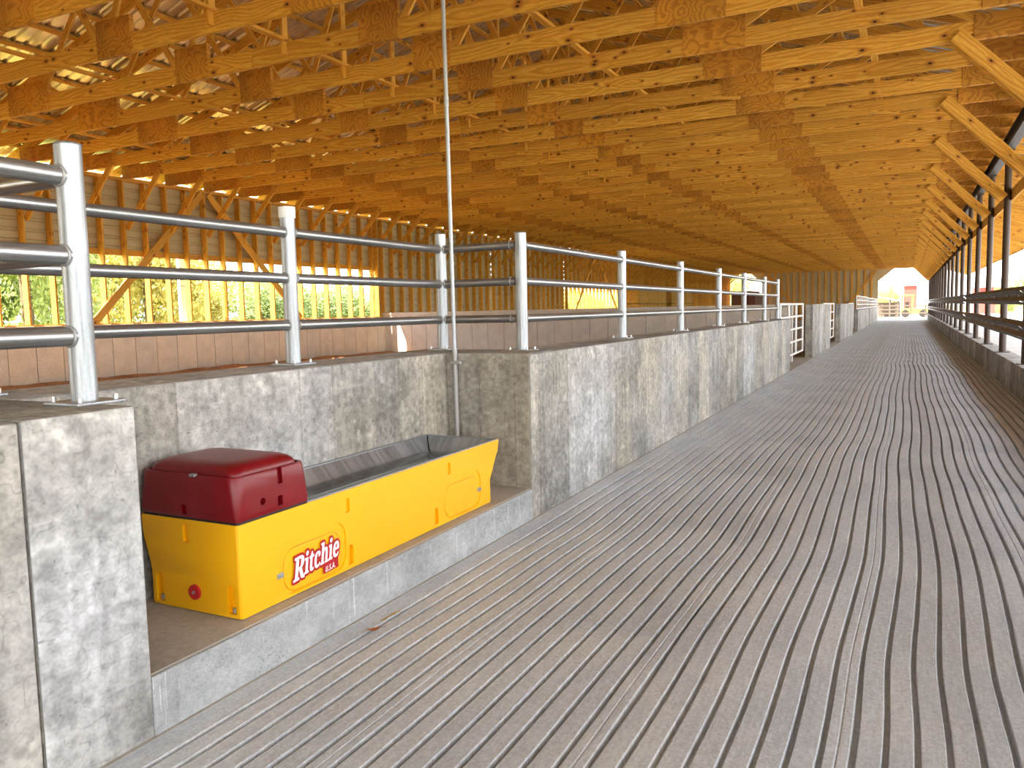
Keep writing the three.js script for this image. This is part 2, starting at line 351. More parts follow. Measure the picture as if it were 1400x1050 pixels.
{
  const f = struct('floor_pen', 'pen floor behind the concrete walls');
  const g = new THREE.PlaneGeometry(13.5, 32.5, 40, 160).rotateX(-Math.PI / 2).translate(-9.9, 0.17, -7.2), p = g.attributes.position;
  for (let i = 0; i < p.count; i++) p.setY(i, p.getY(i) + 0.05 * (noise(p.getX(i) * 1.3 + 40, p.getZ(i) * 1.3 + 60, 512, 512, 171) - 0.5) + smooth(-15.6, -16.4, p.getX(i)) * (0.075 + 0.04 * noise(p.getZ(i) * 3 + 90, 1, 512, 8, 172)));
  g.computeVertexNormals();
  mesh('dirt_bedding', worldUV(g, 2), M.dirt, f);
  mesh('slab', cbox([XL - 0.1, WALLX + 0.02, -0.4, 0.002, -86.2, 9], 0, 0, [4, 4]), M.slab, f);
}

// ---------------------------------------------------------------- concrete walls along the alley
const concrete = (name, a, label, m = M.wall, ou = 0, bevel = 0.014) => tag(mesh(name, cbox(a, bevel, ou), m), label, 'wall', null, 'structure');
concrete('wall_near', [-3.03, WALLX, -0.05, TOP - 0.004, -1.56, Z0], 'rough grey concrete wall carrying the pipe fence before the trough niche', M.wall, 0.11);
concrete('wall_niche_near', [-3.75, WALLX, -0.05, TOP, -1.99, -1.565], 'concrete wall end beside the red trough cover', M.wall, 0.42);
concrete('wall_niche_back', [-3.75, -3.245, -0.05, TOP, -5.40, -1.985], 'formed concrete wall behind the yellow trough', M.wall, 0.63);
concrete('wall_niche_far', [-3.75, WALLX - 0.001, -0.05, TOP + 0.002, -5.88, -5.40], 'stained concrete wall end, shade put into its colour, beyond the open end of the trough', M.wallShaded, 0.27);
concrete('wall_pen', [-3.03, WALLX + 0.001, -0.05, TOP - 0.006, -20.3, -5.41], 'long grey concrete pen wall with vertical form marks', M.wall, 0.05);
{
  const l = struct('ledge', 'low concrete step that the trough stands on');
  mesh('step_top', cbox([-3.26, WALLX - 0.012, -0.05, 0.236, -5.41, -1.98], 0.01, 0.2, [4, 4]), M.slab, l);
  mesh('step_face', worldUV(boxG(WALLX - 0.02, WALLX + 0.004, -0.01, 0.232, -5.405, -1.985, 0.006), 3.5, 0.25, 0.6), M.step, l);
}
concrete('wall_gate', [-2.75, WALLX, -0.05, 1.60, -31.5, -25.45], 'pale concrete wall panel between the first and second white gates', M.wall, 0.72);
concrete('wall_gate', [-2.75, WALLX, -0.05, 1.60, -45.1, -36.5], 'pale concrete wall panel between the second and third white gates', M.wall, 0.15);
concrete('wall_far', [-2.75, WALLX, -0.05, 1.24, -64.2, -50.0], 'low concrete wall under the first white grid fence', M.wall, 0.9);
concrete('wall_far', [-2.75, WALLX, -0.05, 1.24, -84.6, -65.2], 'low concrete wall under the grid fence near the far doorway', M.wall, 0.4);
concrete('wall_right', [1.64, 1.97, -0.3, 0.52, ZE, Z0], 'low concrete kerb wall under the guard rails', M.wall, 0.33);
{ // divider across the pens, made of narrow precast panels
  const d = struct('wall_divider', 'pale precast concrete divider wall across the pens');
  for (let i = 0; i < 23; i++) { const x = -16.66 + 0.6 * i; mesh('concrete_panel', worldUV(boxG(x + 0.006, x + 0.594, 0, 1.52, -23.60, -23.4, 0.008), 4, 4, i * 0.37), M.precast, d); }
  mesh('cap_rail', worldUV(boxG(-16.68, -2.86, 1.521, 1.615, -23.62, -23.385, 0.008), 4), M.precast, d);
}

// ---------------------------------------------------------------- window wall on the far side of the pens
const ribs = (len, a0, a1, pitch, h) => {        // profile of ribbed sheet along one axis: [position, height]
  const out = []; for (let a = a0; a < a1; a += pitch) out.push([a, 0], [Math.min(a + pitch * 0.60, a1), 0], [Math.min(a + pitch * 0.70, a1), h], [Math.min(a + pitch * 0.9, a1), h]); out.push([a1, 0]); return out;
};
function sheet(prof, map) {
  const pos = [], idx = [];
  prof.forEach(([a, h]) => { pos.push(...map(a, h, 0), ...map(a, h, 1)); });
  for (let i = 0; i + 1 < prof.length; i++) idx.push(2 * i, 2 * i + 2, 2 * i + 1, 2 * i + 1, 2 * i + 2, 2 * i + 3);
  let g = new THREE.BufferGeometry(); g.setAttribute('position', new THREE.Float32BufferAttribute(pos, 3)); g.setIndex(idx);
  g = g.toNonIndexed(); g.computeVertexNormals(); worldUV(g, 2); return g;
}
{
  const w = struct('wall_left', 'pine stud wall with steel siding above precast concrete panels');
  const SX = XL - 0.185;                                      // inner side of the siding
  // concrete panels
  for (let i = 0; i < 150; i++) { const z = 7.6 - 0.61 * i; if (z < ZE + 0.6) break; mesh('concrete_panel', worldUV(boxG(XL - 0.15, XL + 0.05, 0, 1.47, z - 0.604, z - 0.006, 0.008), 4, 4, i * 0.31), z > -23.6 ? M.precastBounce : M.precast, w); }
  // studs
  for (let i = 0; i < 153; i++) { const z = 7.62 - 0.6096 * i; if (z < ZE) break; board('stud', V(XL - 0.09, 1.47, z), V(XL - 0.09, CEIL - 0.045, z), 0.17, 0.045, 20 + (i * 5) % 9, w).rotation.set(0, 0, Math.PI / 2); }
  for (const [a, b] of [[-23.0, Z0], [-40.4, -23.0], [-62, -40.4], [ZE, -62]]) board('top_plate', V(XL - 0.09, CEIL - 0.022, a), V(XL - 0.09, CEIL - 0.022, b), 0.044, 0.17, 3, w);
  for (const [a, b, y0] of [[-23.1, Z0, 3.09], [-49.2, -40.5, 2.80]]) {
    board('header', V(XL - 0.165, y0 + 0.07, a), V(XL - 0.165, y0 + 0.07, b), 0.14, 0.03, 6, w);
    board('sill', V(XL - 0.09, 1.485, a), V(XL - 0.09, 1.485, b), 0.03, 0.20, 2, w);
    board('jamb', V(XL - 0.09, 1.47, a - 0.03), V(XL - 0.09, CEIL - 0.045, a - 0.03), 0.20, 0.05, 7, w).rotation.set(0, 0, Math.PI / 2);
  }
  const side = (a, b, y0) => mesh('siding_sheet', sheet(ribs(0, y0, CEIL + 0.05, 0.229, 0.03), (y, h, k) => [SX - h, y, k ? b : a]), M.siding, w);
  side(-6, Z0, 3.10); side(-15, -6.02, 3.10); side(-23.1, -15.02, 3.10);
  side(-32, -23.1, 1.45); side(-40.5, -32.02, 1.45); side(-49.2, -40.5, 2.80); side(-62, -49.2, 1.45); side(-74, -62.02, 1.45); side(ZE, -74.02, 1.45);
  // flat diagonal braces on the inner side of the studs
  board('diagonal_brace', V(XL + 0.02, 1.50, -12.1), V(XL + 0.02, 4.80, -15.45), 0.18, 0.04, 12, w);
  board('diagonal_brace', V(XL + 0.02, 4.80, -15.65), V(XL + 0.02, 1.50, -19.05), 0.18, 0.04, 13, w);
  board('diagonal_brace', V(XL + 0.02, 4.80, -45.0), V(XL + 0.02, 1.60, -41.6), 0.18, 0.04, 14, w);
  board('diagonal_brace', V(XL + 0.02, 4.80, -45.2), V(XL + 0.02, 1.60, -48.6), 0.18, 0.04, 15, w);
}
// ---------------------------------------------------------------- gable walls
function gable(name, z, label, s) {
  const w = struct(name, label), x0 = -13.35, x1 = -2.60;
  // siding with chamfered door corners: extruded outlines hold the openings, ribs lie on them
  const shape = new THREE.Shape([[x0, 0], [x1, 0], [x1, 3.75], [x1 + 1.40, CEIL + 0.05], [1.75, CEIL + 0.05], [1.75, 5.05], [RIDGE, 8.1], [-16.75, 5.05], [-16.75, CEIL], [-16.2, CEIL], [-14.9, CEIL + 0.02], [x0 - 1.2, CEIL], [x0, 3.75]].map((q) => new THREE.Vector2(...q)));
  mesh('siding_backing', new THREE.ExtrudeGeometry(shape, { depth: 0.02, bevelEnabled: false }).translate(0, 0, z - s * 0.19), M.siding, w);
  for (let y = 1.6; y < CEIL; y += 0.229) mesh('siding_rib', boxG(x0, x1, y, y + 0.05, z - s * 0.17 + 0.006, z - s * 0.17 - 0.012), M.siding, w);
  for (let x = x0 + 0.02; x < x1 + 0.01; x += 0.597) board('stud', V(x, 0.0, z - s * 0.08), V(x, CEIL, z - s * 0.08), 0.045, 0.16, 20 + Math.floor(x * 3 + 60) % 9, w);
  board('diagonal_brace', V(-2.75, 4.8, z + s * 0.02), V(-5.3, 1.5, z + s * 0.02), 0.17, 0.04, 12, w);
  board('diagonal_brace', V(-12.9, 4.8, z + s * 0.02), V(-10.2, 1.5, z + s * 0.02), 0.17, 0.04, 12, w);
  return w;
}
gable('wall_back', ZE - 0.2, 'far gable wall with studs and steel siding between two doorways', 1);
gable('wall_front', Z0, 'near gable wall with studs and siding beside the alley doorway', -1);

// ---------------------------------------------------------------- roof
for (const s of [-1, 1]) {
  const xe = s < 0 ? -17.25 : 4.95, r = struct(s < 0 ? 'roof_left' : 'roof_right', s < 0 ? 'ribbed steel roof slope on purlins above the pens' : 'ribbed steel roof slope reaching over the guard rails');
  const y = (x, h) => roofY(x) + 0.145 + h;
  mesh('roof_sheet', sheet(ribs(0, ZE - 0.6, Z0 + 0.3, 0.2286, 0.032), (z, h, k) => { const x = k ? RIDGE : xe; return [x, y(x, h), z]; }), M.roof, r);
  const L = Math.abs(xe - RIDGE);
  for (let d = 0.15; d < L; d += 0.61) { const x = RIDGE + s * d; const o = board('purlin', V(x, roofY(x) + 0.117, ZE - 0.4), V(x, roofY(x) + 0.117, Z0), 0.04, 0.088, 4, r, M.pine[3]); o.rotation.order = 'ZYX'; o.rotation.z = -s * Math.atan(1 / 3); }
  board('fascia', V(xe, y(xe, 0) - 0.12, ZE - 0.4), V(xe, y(xe, 0) - 0.12, Z0), 0.19, 0.03, 5, r);
}

// ---------------------------------------------------------------- trusses
const PITCH = 1.2192, TR0 = -12.0;
function makeTruss(v) {
  const t = new THREE.Group();
  const cuts = [-16.72, -12.62, -7.9 + 1.6 * (hash(v, 1, 3) - 0.5), -2.32, 2.05];
  for (let i = 0; i < 4; i++) board('bottom_chord', V(cuts[i] + 0.002, CEIL + 0.118, 0), V(cuts[i + 1] - 0.002, CEIL + 0.118, 0), 0.235, 0.04, v * 5 + i * 3, t);
  const a = V(-17.2, roofY(-17.2), 0), r = V(RIDGE, roofY(RIDGE), 0), b = V(4.9, roofY(4.9), 0), m1 = a.clone().lerp(r, 0.5), m2 = r.clone().lerp(b, 0.44);
  board('top_chord', a, m1, 0.19, 0.04, v + 1, t); board('top_chord', m1, r, 0.19, 0.04, v + 4, t); board('top_chord', r, m2, 0.19, 0.04, v + 2, t); board('top_chord', m2, b, 0.19, 0.04, v + 6, t);
  const up = (x) => roofY(x) - 0.02, lo = CEIL + 0.20;
  const webs = [[-5.7, -7.0], [-5.5, -4.1], [-2.5, -4.1], [-2.1, -0.6], [0.75, -0.6]];
  for (const [x0, x1] of webs) for (const s of [0, 1]) { const f = (x) => s ? 2 * RIDGE - x : x; board('web', V(f(x0), lo, 0), V(f(x1), up(f(x1)), 0), 0.09, 0.038, v + 3 + (s ? 1 : 0), t); }
  board('king_post', V(-7.3, CEIL + 0.07, 0.041), V(-7.3, up(-7.3), 0.041), 0.10, 0.038, v + 7, t);
  const G = [[-16.7, -15.48, 0.30], [-13.1, -12.1, 0.46], [-9.3, -8.68, 0.45], [-6.13, -5.55, 0.45], [-2.72, -1.92, 0.42], [0.68, 1.98, 0.30]];
  G.forEach(([x0, x1, h], i) => {
    const g = boxG(x0, x1, CEIL - 0.003, CEIL + h, -0.033, 0.033), uv = g.attributes.uv, p = g.attributes.position, q = (v * 3 + i) % 4;
    for (let k = 0; k < p.count; k++) uv.setXY(k, (q % 2 + 0.05 + 0.9 * clamp((p.getX(k) - x0) / Math.max(0.9, x1 - x0))) / 2, (Math.floor(q / 2) + 0.05 + 0.9 * clamp((p.getY(k) - CEIL) / 0.9 + 0.4 * hash(v, i, 4))) / 2);
    mesh('gusset_plate', g, M.ply[(v + i * 2) % 3], t);
  });
  return t;
}
{
  const protos = []; for (let v = 0; v < 9; v++) protos.push(makeTruss(v));
  let i = 0;
  for (let k = -10; k <= 60; k++, i++) {
    const z = TR0 - PITCH * k; if (z > 0.5) continue;
    const t = protos[(i * 4 + (i >> 3)) % 9].clone(); t.name = numbered('roof_truss'); t.position.set(0, 0, z); scene.add(t);
    const atPost = mod(k, 3) === 0;
    tag(t, atPost ? 'pine roof truss with plywood gussets, braced to a brown steel post' : 'pine roof truss with plywood gussets, between the braced post trusses', 'truss', atPost ? 'roof trusses at the steel posts' : 'roof trusses between the posts');
  }
  // knee braces on the window wall, one below every truss
  const kb = thing('knee_brace', 'short pine knee brace from the window wall studs up to a truss', 'brace', [XL, 3.72, TR0 + 0.045 + 9 * PITCH], 'knee braces on the window wall');
  board('brace_board', V(-0.02, 0, 0), V(1.16, 1.22, 0), 0.135, 0.038, 12, kb);
  for (let k = -8; k <= 59; k++) copy(kb, 'knee_brace', [XL, 3.72, TR0 + 0.045 - PITCH * k]);
  // short pale scrap boards left nailed to a few chords, one end drooping below
  for (const [x0, x1, k] of [[-3.0, -2.43, 1], [-1.8, -1.28, 2], [-0.65, -0.2, 3], [-8.45, -8.0, 2], [-7.5, -6.93, 3]]) {
    const b = thing('scrap_board', 'short pale scrap board nailed to a chord and drooping below it', 'board', [(x0 + x1) / 2, CEIL, TR0 - PITCH * k + 0.048], 'scrap boards on the chords'), h = (x1 - x0) / 2;
    board('strip', V(-h, 0.035, 0), V(h, -0.035, 0), 0.045, 0.026, 2 + k, b, M.scrap);
  }
  // lengthwise lateral braces lying on the bottom chords
  const where = { '-0.6': 'over the alley, beside the post brace tops', '-4.1': 'over the pen wall', '-7.3': 'beside the king posts', '-10.7': 'over the middle of the pens', '-14.2': 'beside the window wall knee braces' };
  for (const x of [-0.6, -4.1, -7.3, -10.7, -14.2]) {
    const l = thing('lateral_brace', 'long pale pine lateral brace on the chords ' + where[String(x)], 'brace', [x, CEIL + 0.236, -40], 'lateral braces on the trusses');
    for (let z = 0; z > -85; z -= 12.2) board('brace_board', V((z / 12.2) % 2 ? 0.09 : 0, 0.02, z + 40), V((z / 12.2) % 2 ? 0.09 : 0, 0.02, Math.max(z - 12.5, -85) + 40), 0.04, 0.088, 1, l, M.pine[2]);
  }
}

// ---------------------------------------------------------------- open side: posts, beam, braces, guard rails
{
  const bm = thing('steel_beam', 'long dark steel beam on the brown posts under the trusses', 'beam', [XR, 4.61, ZE / 2]);
  const L = Z0 - ZE, zc = (Z0 + ZE) / 2 - ZE / 2;
  mesh('top_flange', boxG(-0.085, 0.085, 0.245, 0.262, zc - L / 2, zc + L / 2), M.beam, bm);
  mesh('bottom_flange', boxG(-0.085, 0.085, 0, 0.015, zc - L / 2, zc + L / 2), M.beam, bm);
  mesh('beam_web', boxG(-0.006, 0.006, 0.015, 0.245, zc - L / 2, zc + L / 2), M.beam, bm);
  const sp = thing('steel_post', 'brown painted steel pipe post standing on the low kerb wall', 'post', [XR, 0.52, TR0 + 6 * PITCH], 'brown pipe posts on the kerb');
  mesh('pipe', tubeG(V(0, 0.01, 0), V(0, 4.07, 0), 0.067, 20), M.brownPost, sp);
  mesh('base_plate', boxG(-0.12, 0.12, 0, 0.015, -0.12, 0.12), M.brownPost, sp);
  mesh('top_plate', boxG(-0.09, 0.09, 4.07, 4.089, -0.14, 0.14), M.brownPost, sp);
  const ib = thing('knee_brace', 'long doubled pine knee brace from a brown post up to a truss chord', 'brace', [XR - 0.10, 3.70, TR0 + 6 * PITCH], 'knee braces at the posts');
  board('brace_board', V(0.03, -0.04, 0.089), V(-1.20, 1.25, 0.089), 0.185, 0.04, 9, ib);
  board('brace_board', V(0.03, -0.04, -0.089), V(-1.20, 1.25, -0.089), 0.185, 0.04, 10, ib);
  const gt = thing('girt', 'long pine girt board fixed along the outer side of the brown posts', 'board', [XR + 0.09, 3.73, -40]);
  for (let z = 8; z > -84; z -= 7.3) board('girt_board', V(0, 0, z + 40), V(0, 0, Math.max(z - 7.295, ZE) + 40), 0.235, 0.04, 9 + Math.round(-z) % 5, gt);
  for (let k = -3; k <= 60; k += 3) { const z = TR0 - PITCH * k; copy(sp, 'steel_post', [XR, 0.52, z]); copy(ib, 'knee_brace', [XR - 0.10, 3.70, z]); }
  // W-beam rails in lapped lengths
  const prof = [[0.000, -0.155], [0.012, -0.14], [0.020, -0.115], [0.078, -0.095], [0.083, -0.085], [0.078, -0.075], [0.022, -0.030], [0.015, 0], [0.022, 0.030], [0.078, 0.075], [0.083, 0.085], [0.078, 0.095], [0.020, 0.115], [0.012, 0.14], [0, 0.155]];
  const LEN = 7.3152;
  const wg = () => {
    const pos = [], idx = [], uv = [], n = prof.length, zs = []; for (let i = 0; i <= 10; i++) zs.push(LEN / 2 - 0.004 - i * (LEN - 0.008) / 10);
    for (const t of [0, 0.004]) zs.forEach((z) => prof.forEach(([d, y], i) => { pos.push(-d + t, y + 0.004 * Math.sin(z * 1.3), z); uv.push(z / 2, i / n); }));
    const N = zs.length * n;
    for (let s = 0; s < 2; s++) for (let k = 0; k + 1 < zs.length; k++) for (let i = 0; i + 1 < n; i++) { const a = s * N + k * n + i; s ? idx.push(a, a + n, a + 1, a + 1, a + n, a + n + 1) : idx.push(a, a + 1, a + n, a + 1, a + n + 1, a + n); }
    for (let k = 0; k + 1 < zs.length; k++) for (const i of [0, n - 1]) { const a = k * n + i; idx.push(a, a + n, N + a, N + a, a + n, N + a + n); }
    const g = new THREE.BufferGeometry(); g.setAttribute('position', new THREE.Float32BufferAttribute(pos, 3)); g.setAttribute('uv', new THREE.Float32BufferAttribute(uv, 2)); g.setIndex(idx); g.computeVertexNormals(); return g;
  };
  const rows = [[1.665, 'weathered W-beam guard rail of the top row bolted across the brown posts', 'guard rails of the upper row'], [1.09, 'weathered W-beam guard rail of the bottom row above the kerb wall', 'guard rails of the lower row']];
  for (const [y, label, group] of rows) {
    const gr = thing('guard_rail', label, 'rail', [1.705, y, 3.0], group);
    mesh('rail_beam', wg(), M.guard, gr);
    for (const z of [-3.0, -1.2, 1.2, 3.0]) for (const yy of [0]) { const b = mesh('bolt', tubeG(V(-0.035, yy, z), V(-0.012, yy, z), 0.016, 8), M.bolt, gr); }
    for (let k = 1; k < 12; k++) copy(gr, 'guard_rail', [1.705 - (k % 2) * 0.005, y + 0.006 * Math.sin(k * 2.1), 3.0 - k * LEN]);
  }
}

// ---------------------------------------------------------------- galvanised pipe fence
function post(f, x, z, y0, y1, r = 0.047, cap = true) {
  const p = mesh('post', off(tubeG(V(x, y0, z), V(x, y1, z), r, 24), f), M.galv, f);
  const g = mesh('base_plate', off(boxG(x - 0.10, x + 0.10, y0, y0 + 0.012, z - 0.10, z + 0.10, 0.004), f), M.galv, p);
  for (const sx of [-1, 1]) for (const sz of [-1, 1]) mesh('anchor_bolt', off(tubeG(V(x + sx * 0.075, y0 + 0.01, z + sz * 0.075), V(x + sx * 0.075, y0 + 0.032, z + sz * 0.075), 0.010, 6), f), M.bolt, p);
  if (cap) mesh('cap', off(new THREE.SphereGeometry(r + 0.004, 20, 8, 0, Math.PI * 2, 0, Math.PI / 2).scale(1, 0.28, 1).translate(x, y1, z), f), M.galv, p);
  return p;
}
function rail(f, a, b, r = 0.0325) {
  const g = mesh('rail', off(tubeG(a, b, r, 18, true), f), M.rail, f), d = b.clone().sub(a).normalize();
  for (const [p, s] of [[a, 1], [b, -1]]) {
    const q = p.clone().addScaledVector(d, s * 0.046), w = new THREE.TorusGeometry(r + 0.001, 0.006, 8, 18);
    w.applyQuaternion(new THREE.Quaternion().setFromUnitVectors(V(0, 0, 1), d)); w.translate(q.x, q.y, q.z);
    mesh('weld', off(w, f), M.weld, g);
  }
}
const RY = [1.52, 1.82, 2.11];
{
  const X = -2.79;
  const f = thing('pipe_fence', 'galvanised three-rail pipe fence along the top of the long pen wall', 'fence', [X, TOP, -12.9]);
  const zs = [-5.83, -8.36, -10.86, -13.34, -15.6, -18.0, -19.95];
  for (const z of zs) post(f, X, z, TOP - 0.006, 2.20);
  for (let i = 0; i + 1 < zs.length; i++) for (const y of RY) rail(f, V(X, y, zs[i]), V(X, y, zs[i + 1]));
  const n = thing('pipe_fence', 'galvanised three-rail pipe fence around the niche behind the trough', 'fence', [-3.56, TOP, -4.0]);
  post(n, -3.56, -2.0, TOP, 2.24); post(n, -3.56, -4.0, TOP, 2.235); post(n, -3.55, -5.85, TOP, 2.235);
  mesh('sleeve_cap', off(tubeG(V(-3.56, 2.20, -4.0), V(-3.56, 2.27, -4.0), 0.053, 24), n), M.white, n);
  for (const y of RY) { rail(n, V(-3.56, y, -2.0), V(-3.56, y, -4.0)); rail(n, V(-3.56, y, -4.0), V(-3.55, y, -5.85)); rail(n, V(-3.55, y, -5.85), V(X - 0.049, y, -5.84)); }
  const e = n;
  post(e, X - 0.01, -1.985, TOP, 2.225, 0.0475); post(e, X - 0.01, 0.5, TOP - 0.004, 2.225);
  for (const y of RY) { rail(e, V(X - 0.01, y, 0.5), V(X - 0.01, y, -1.985), 0.036); rail(e, V(-3.56, y, -2.0), V(X - 0.01, y, -1.985)); }
}
// conduit in the niche corner
{
  const c = thing('conduit', 'thin grey conduit rising from the trough niche to the roof trusses', 'pipe', [-3.15, 0.24, -5.37]);
  mesh('pipe', tubeG(V(0, 0, 0), V(-0.03, CEIL - 0.24, 0), 0.0165, 14), M.galv, c);
  mesh('sleeve', tubeG(V(0, 0, 0), V(-0.006, 1.05, 0), 0.021, 14), M.weld, c);
  const k = mesh('clamp', boxG(-0.035, 0.06, 0.94, 0.965, -0.03, 0.024, 0.004), M.bolt, c);
  mesh('screw', tubeG(V(0.04, 0.953, 0.02), V(0.04, 0.953, 0.034), 0.006, 8), M.bolt, k);
  for (const y of [2.9]) mesh('coupling', tubeG(V(-0.019, y, 0), V(-0.0195, y + 0.07, 0), 0.0195, 14), M.galv, c);
}

// ---------------------------------------------------------------- the water trough
{
  const o = V(-2.91, 0.236, -3.79), t = thing('water_trough', 'long yellow plastic cattle water trough with a dark red cover', 'trough', [o.x, o.y, o.z]);
  const L = (g) => g.translate(-o.x, -o.y, -o.z), YB = 0.237, YT = 0.665, FX = -2.615, NZ = -2.532;
  // shell: the back and the far end step inwards below the basin
  const R = (bx, fz, y, r = 0.018) => ring(bx, FX, fz, NZ, r, y);
  let shell = loft([R(-3.182, -4.90, YB + 0.004, 0.022), R(-3.186, -4.905, YB + 0.012), R(-3.186, -4.905, 0.40), R(-3.192, -4.925, 0.435), R(-3.226, -5.0, 0.55), R(-3.232, -5.03, 0.585), R(-3.236, -5.05, YT - 0.006), R(-3.232, -5.046, YT)]);
  const slot = (w, h, d, arch) => {      // a recess tool, outline in xy, depth along z
    const s = new THREE.Shape(); s.moveTo(-w / 2, -h / 2); s.lineTo(w / 2, -h / 2); s.lineTo(w / 2, h / 2 - (arch ? w / 2 : 0));
    if (arch) s.absarc(0, h / 2 - w / 2, w / 2, 0, Math.PI, false); else s.lineTo(-w / 2, h / 2);
    s.closePath(); return new THREE.ExtrudeGeometry(s, { depth: d, bevelEnabled: false });
  };
  const rrect = (w, h, r) => { const s = new THREE.Shape(); s.moveTo(-w / 2 + r, -h / 2); s.lineTo(w / 2 - r, -h / 2); s.absarc(w / 2 - r, -h / 2 + r, r, -Math.PI / 2, 0); s.lineTo(w / 2, h / 2 - r); s.absarc(w / 2 - r, h / 2 - r, r, 0, Math.PI / 2); s.lineTo(-w / 2 + r, h / 2); s.absarc(-w / 2 + r, h / 2 - r, r, Math.PI / 2, Math.PI); s.lineTo(-w / 2, -h / 2 + r); s.absarc(-w / 2 + r, -h / 2 + r, r, Math.PI, 1.5 * Math.PI); return s; };
  const front = (g, z, y, d) => g.rotateY(Math.PI / 2).translate(FX - d, y, z), near = (g, x, y, d) => g.translate(x, y, NZ - d);
  const tools = [];
  for (const z of [-3.298, -4.339]) tools.push(front(slot(0.036, 0.075, 0.1, false), z, 0.583, 0.014));
  for (const z of [-3.312, -4.172]) tools.push(front(slot(0.046, 0.105, 0.1, true), z, 0.315, 0.022));
  tools.push(near(slot(0.036, 0.082, 0.1, false), -2.938, 0.600, 0.016));
  for (const x of [-3.125, -2.672]) tools.push(near(slot(0.05, 0.135, 0.1, true), x, 0.325, 0.026));
  const DOORS = [-3.025, -4.500];
  for (const z of DOORS) { tools.push(front(new THREE.ExtrudeGeometry(rrect(0.50, 0.26, 0.09), { depth: 0.1, bevelEnabled: false, curveSegments: 10 }), z, 0.385, 0.008)); tools.push(front(new THREE.ExtrudeGeometry(rrect(0.432, 0.216, 0.085), { depth: 0.1, bevelEnabled: false, curveSegments: 10 }), z, 0.366, 0.016)); }
  const cav = loft([ring(-3.165, -2.66, -4.90, -2.62, 0.01, 0.47), ring(-3.236, -2.618, -5.06, -2.56, 0.006, YT + 0.05)]);
  tools.push(cav);
  shell = worldUV(cut(shell, tools), 1.6, 0.9);
  shell = toCreasedNormals(shell, 0.5);
  mesh('shell', L(shell), M.yellow, t);
  // access doors
  DOORS.forEach((z, i) => {
    const g = worldUV(front(new THREE.ExtrudeGeometry(rrect(0.420, 0.204, 0.080), { depth: 0.008, bevelEnabled: true, bevelSize: 0.003, bevelThickness: 0.003, bevelSegments: 2, curveSegments: 10 }), z, 0.366, 0.0165), 1.6, 0.9, 0.3);
    const d = mesh('access_door', L(g), M.yellow, t);
    const lz = i ? z - 0.232 : z + 0.245;
    mesh('latch', L(boxG(FX - 0.010, FX + 0.004, 0.352, 0.378, lz - 0.022, lz + 0.022, 0.002)), M.bolt, d);
    mesh('latch_screw', L(tubeG(V(FX + 0.002, 0.365, lz + 0.008), V(FX + 0.007, 0.365, lz + 0.008), 0.005, 8)), M.weld, d);
    if (!i) {
      // printed badge
      const cv = document.createElement('canvas'); cv.width = 1024; cv.height = 512; const c = cv.getContext('2d');
      c.clearRect(0, 0, 1024, 512);
      c.lineJoin = 'round'; c.textBaseline = 'alphabetic';
      c.save(); c.translate(62, 418); c.rotate(-0.085); c.transform(1, 0, -0.10, 1.34, 0, 0);
      const word = [['R', 330, 0], ['itchie', 268, 0]];
      const draw = (pass) => {
        c.save(); c.font = 'italic bold 300px serif'; c.scale(1.0, 1.0);
        c.lineWidth = 58; c.strokeStyle = '#b3141f'; c.fillStyle = '#ffffff';
        if (pass === 0) { c.strokeText('R', 0, 18); } else { c.fillText('R', 0, 18); c.lineWidth = 9; c.strokeStyle = '#ffffff'; c.strokeText('R', 0, 18); }
        c.font = 'italic bold 268px serif'; c.translate(212, 0); c.scale(0.93, 1);
        c.lineWidth = 56; c.strokeStyle = '#b3141f';
        if (pass === 0) c.strokeText('itchie', 0, 0); else { c.fillText('itchie', 0, 0); c.lineWidth = 8; c.strokeStyle = '#ffffff'; c.strokeText('itchie', 0, 0); }
        c.restore();
      };
      draw(0);
      c.fillStyle = '#b3141f'; c.fillRect(590, 20, 320, 96);
      draw(1);
      c.font = 'italic bold 78px sans-serif'; c.fillStyle = '#ffffff'; c.fillText('U.S.A.', 628, 102);
      c.restore();
      const bt = new THREE.CanvasTexture(cv); bt.colorSpace = THREE.SRGBColorSpace;
      const bg = new THREE.PlaneGeometry(0.385, 0.195).rotateY(Math.PI / 2).translate(FX + 0.0001, 0.376, z - 0.006);
      const bo = mesh('badge', L(bg.translate(-0.0045, 0, 0)), std({ map: bt, roughness: 0.4, alphaTest: 0.5, transparent: true }), d);
      bo.position.x = 0.0062; bo.userData.label = 'white script lettering with red outline';
    }
  });
  // drain cap and hold-down bolts
  const cap = mesh('drain_cap', L(new THREE.CylinderGeometry(0.034, 0.036, 0.012, 28).rotateX(Math.PI / 2).translate(-2.895, 0.331, NZ + 0.005)), M.capRed, t); cap.userData.label = 'round red drain cap';
  mesh('cap_screw', L(new THREE.CylinderGeometry(0.008, 0.008, 0.012, 10).rotateX(Math.PI / 2).translate(-2.895, 0.331, NZ + 0.010)), M.bolt, cap);
  for (const x of [-3.123, -2.668]) mesh('anchor_bolt', L(tubeG(V(x, 0.262, NZ - 0.014), V(x, 0.285, NZ - 0.014), 0.011, 8)), M.bolt, t);
  // stainless basin with sloped sides
  const A = [-3.214, -2.634, -5.026, -3.0], B = [-3.075, -2.735, -4.85, -3.0], Y1 = YT + 0.002, Y2 = 0.50;
  const quad = (a, b, c, d) => { const g = new THREE.BufferGeometry(); g.setAttribute('position', new THREE.Float32BufferAttribute([...a, ...b, ...c, ...a, ...c, ...d], 3)); g.computeVertexNormals(); return worldUV(g, 1); };
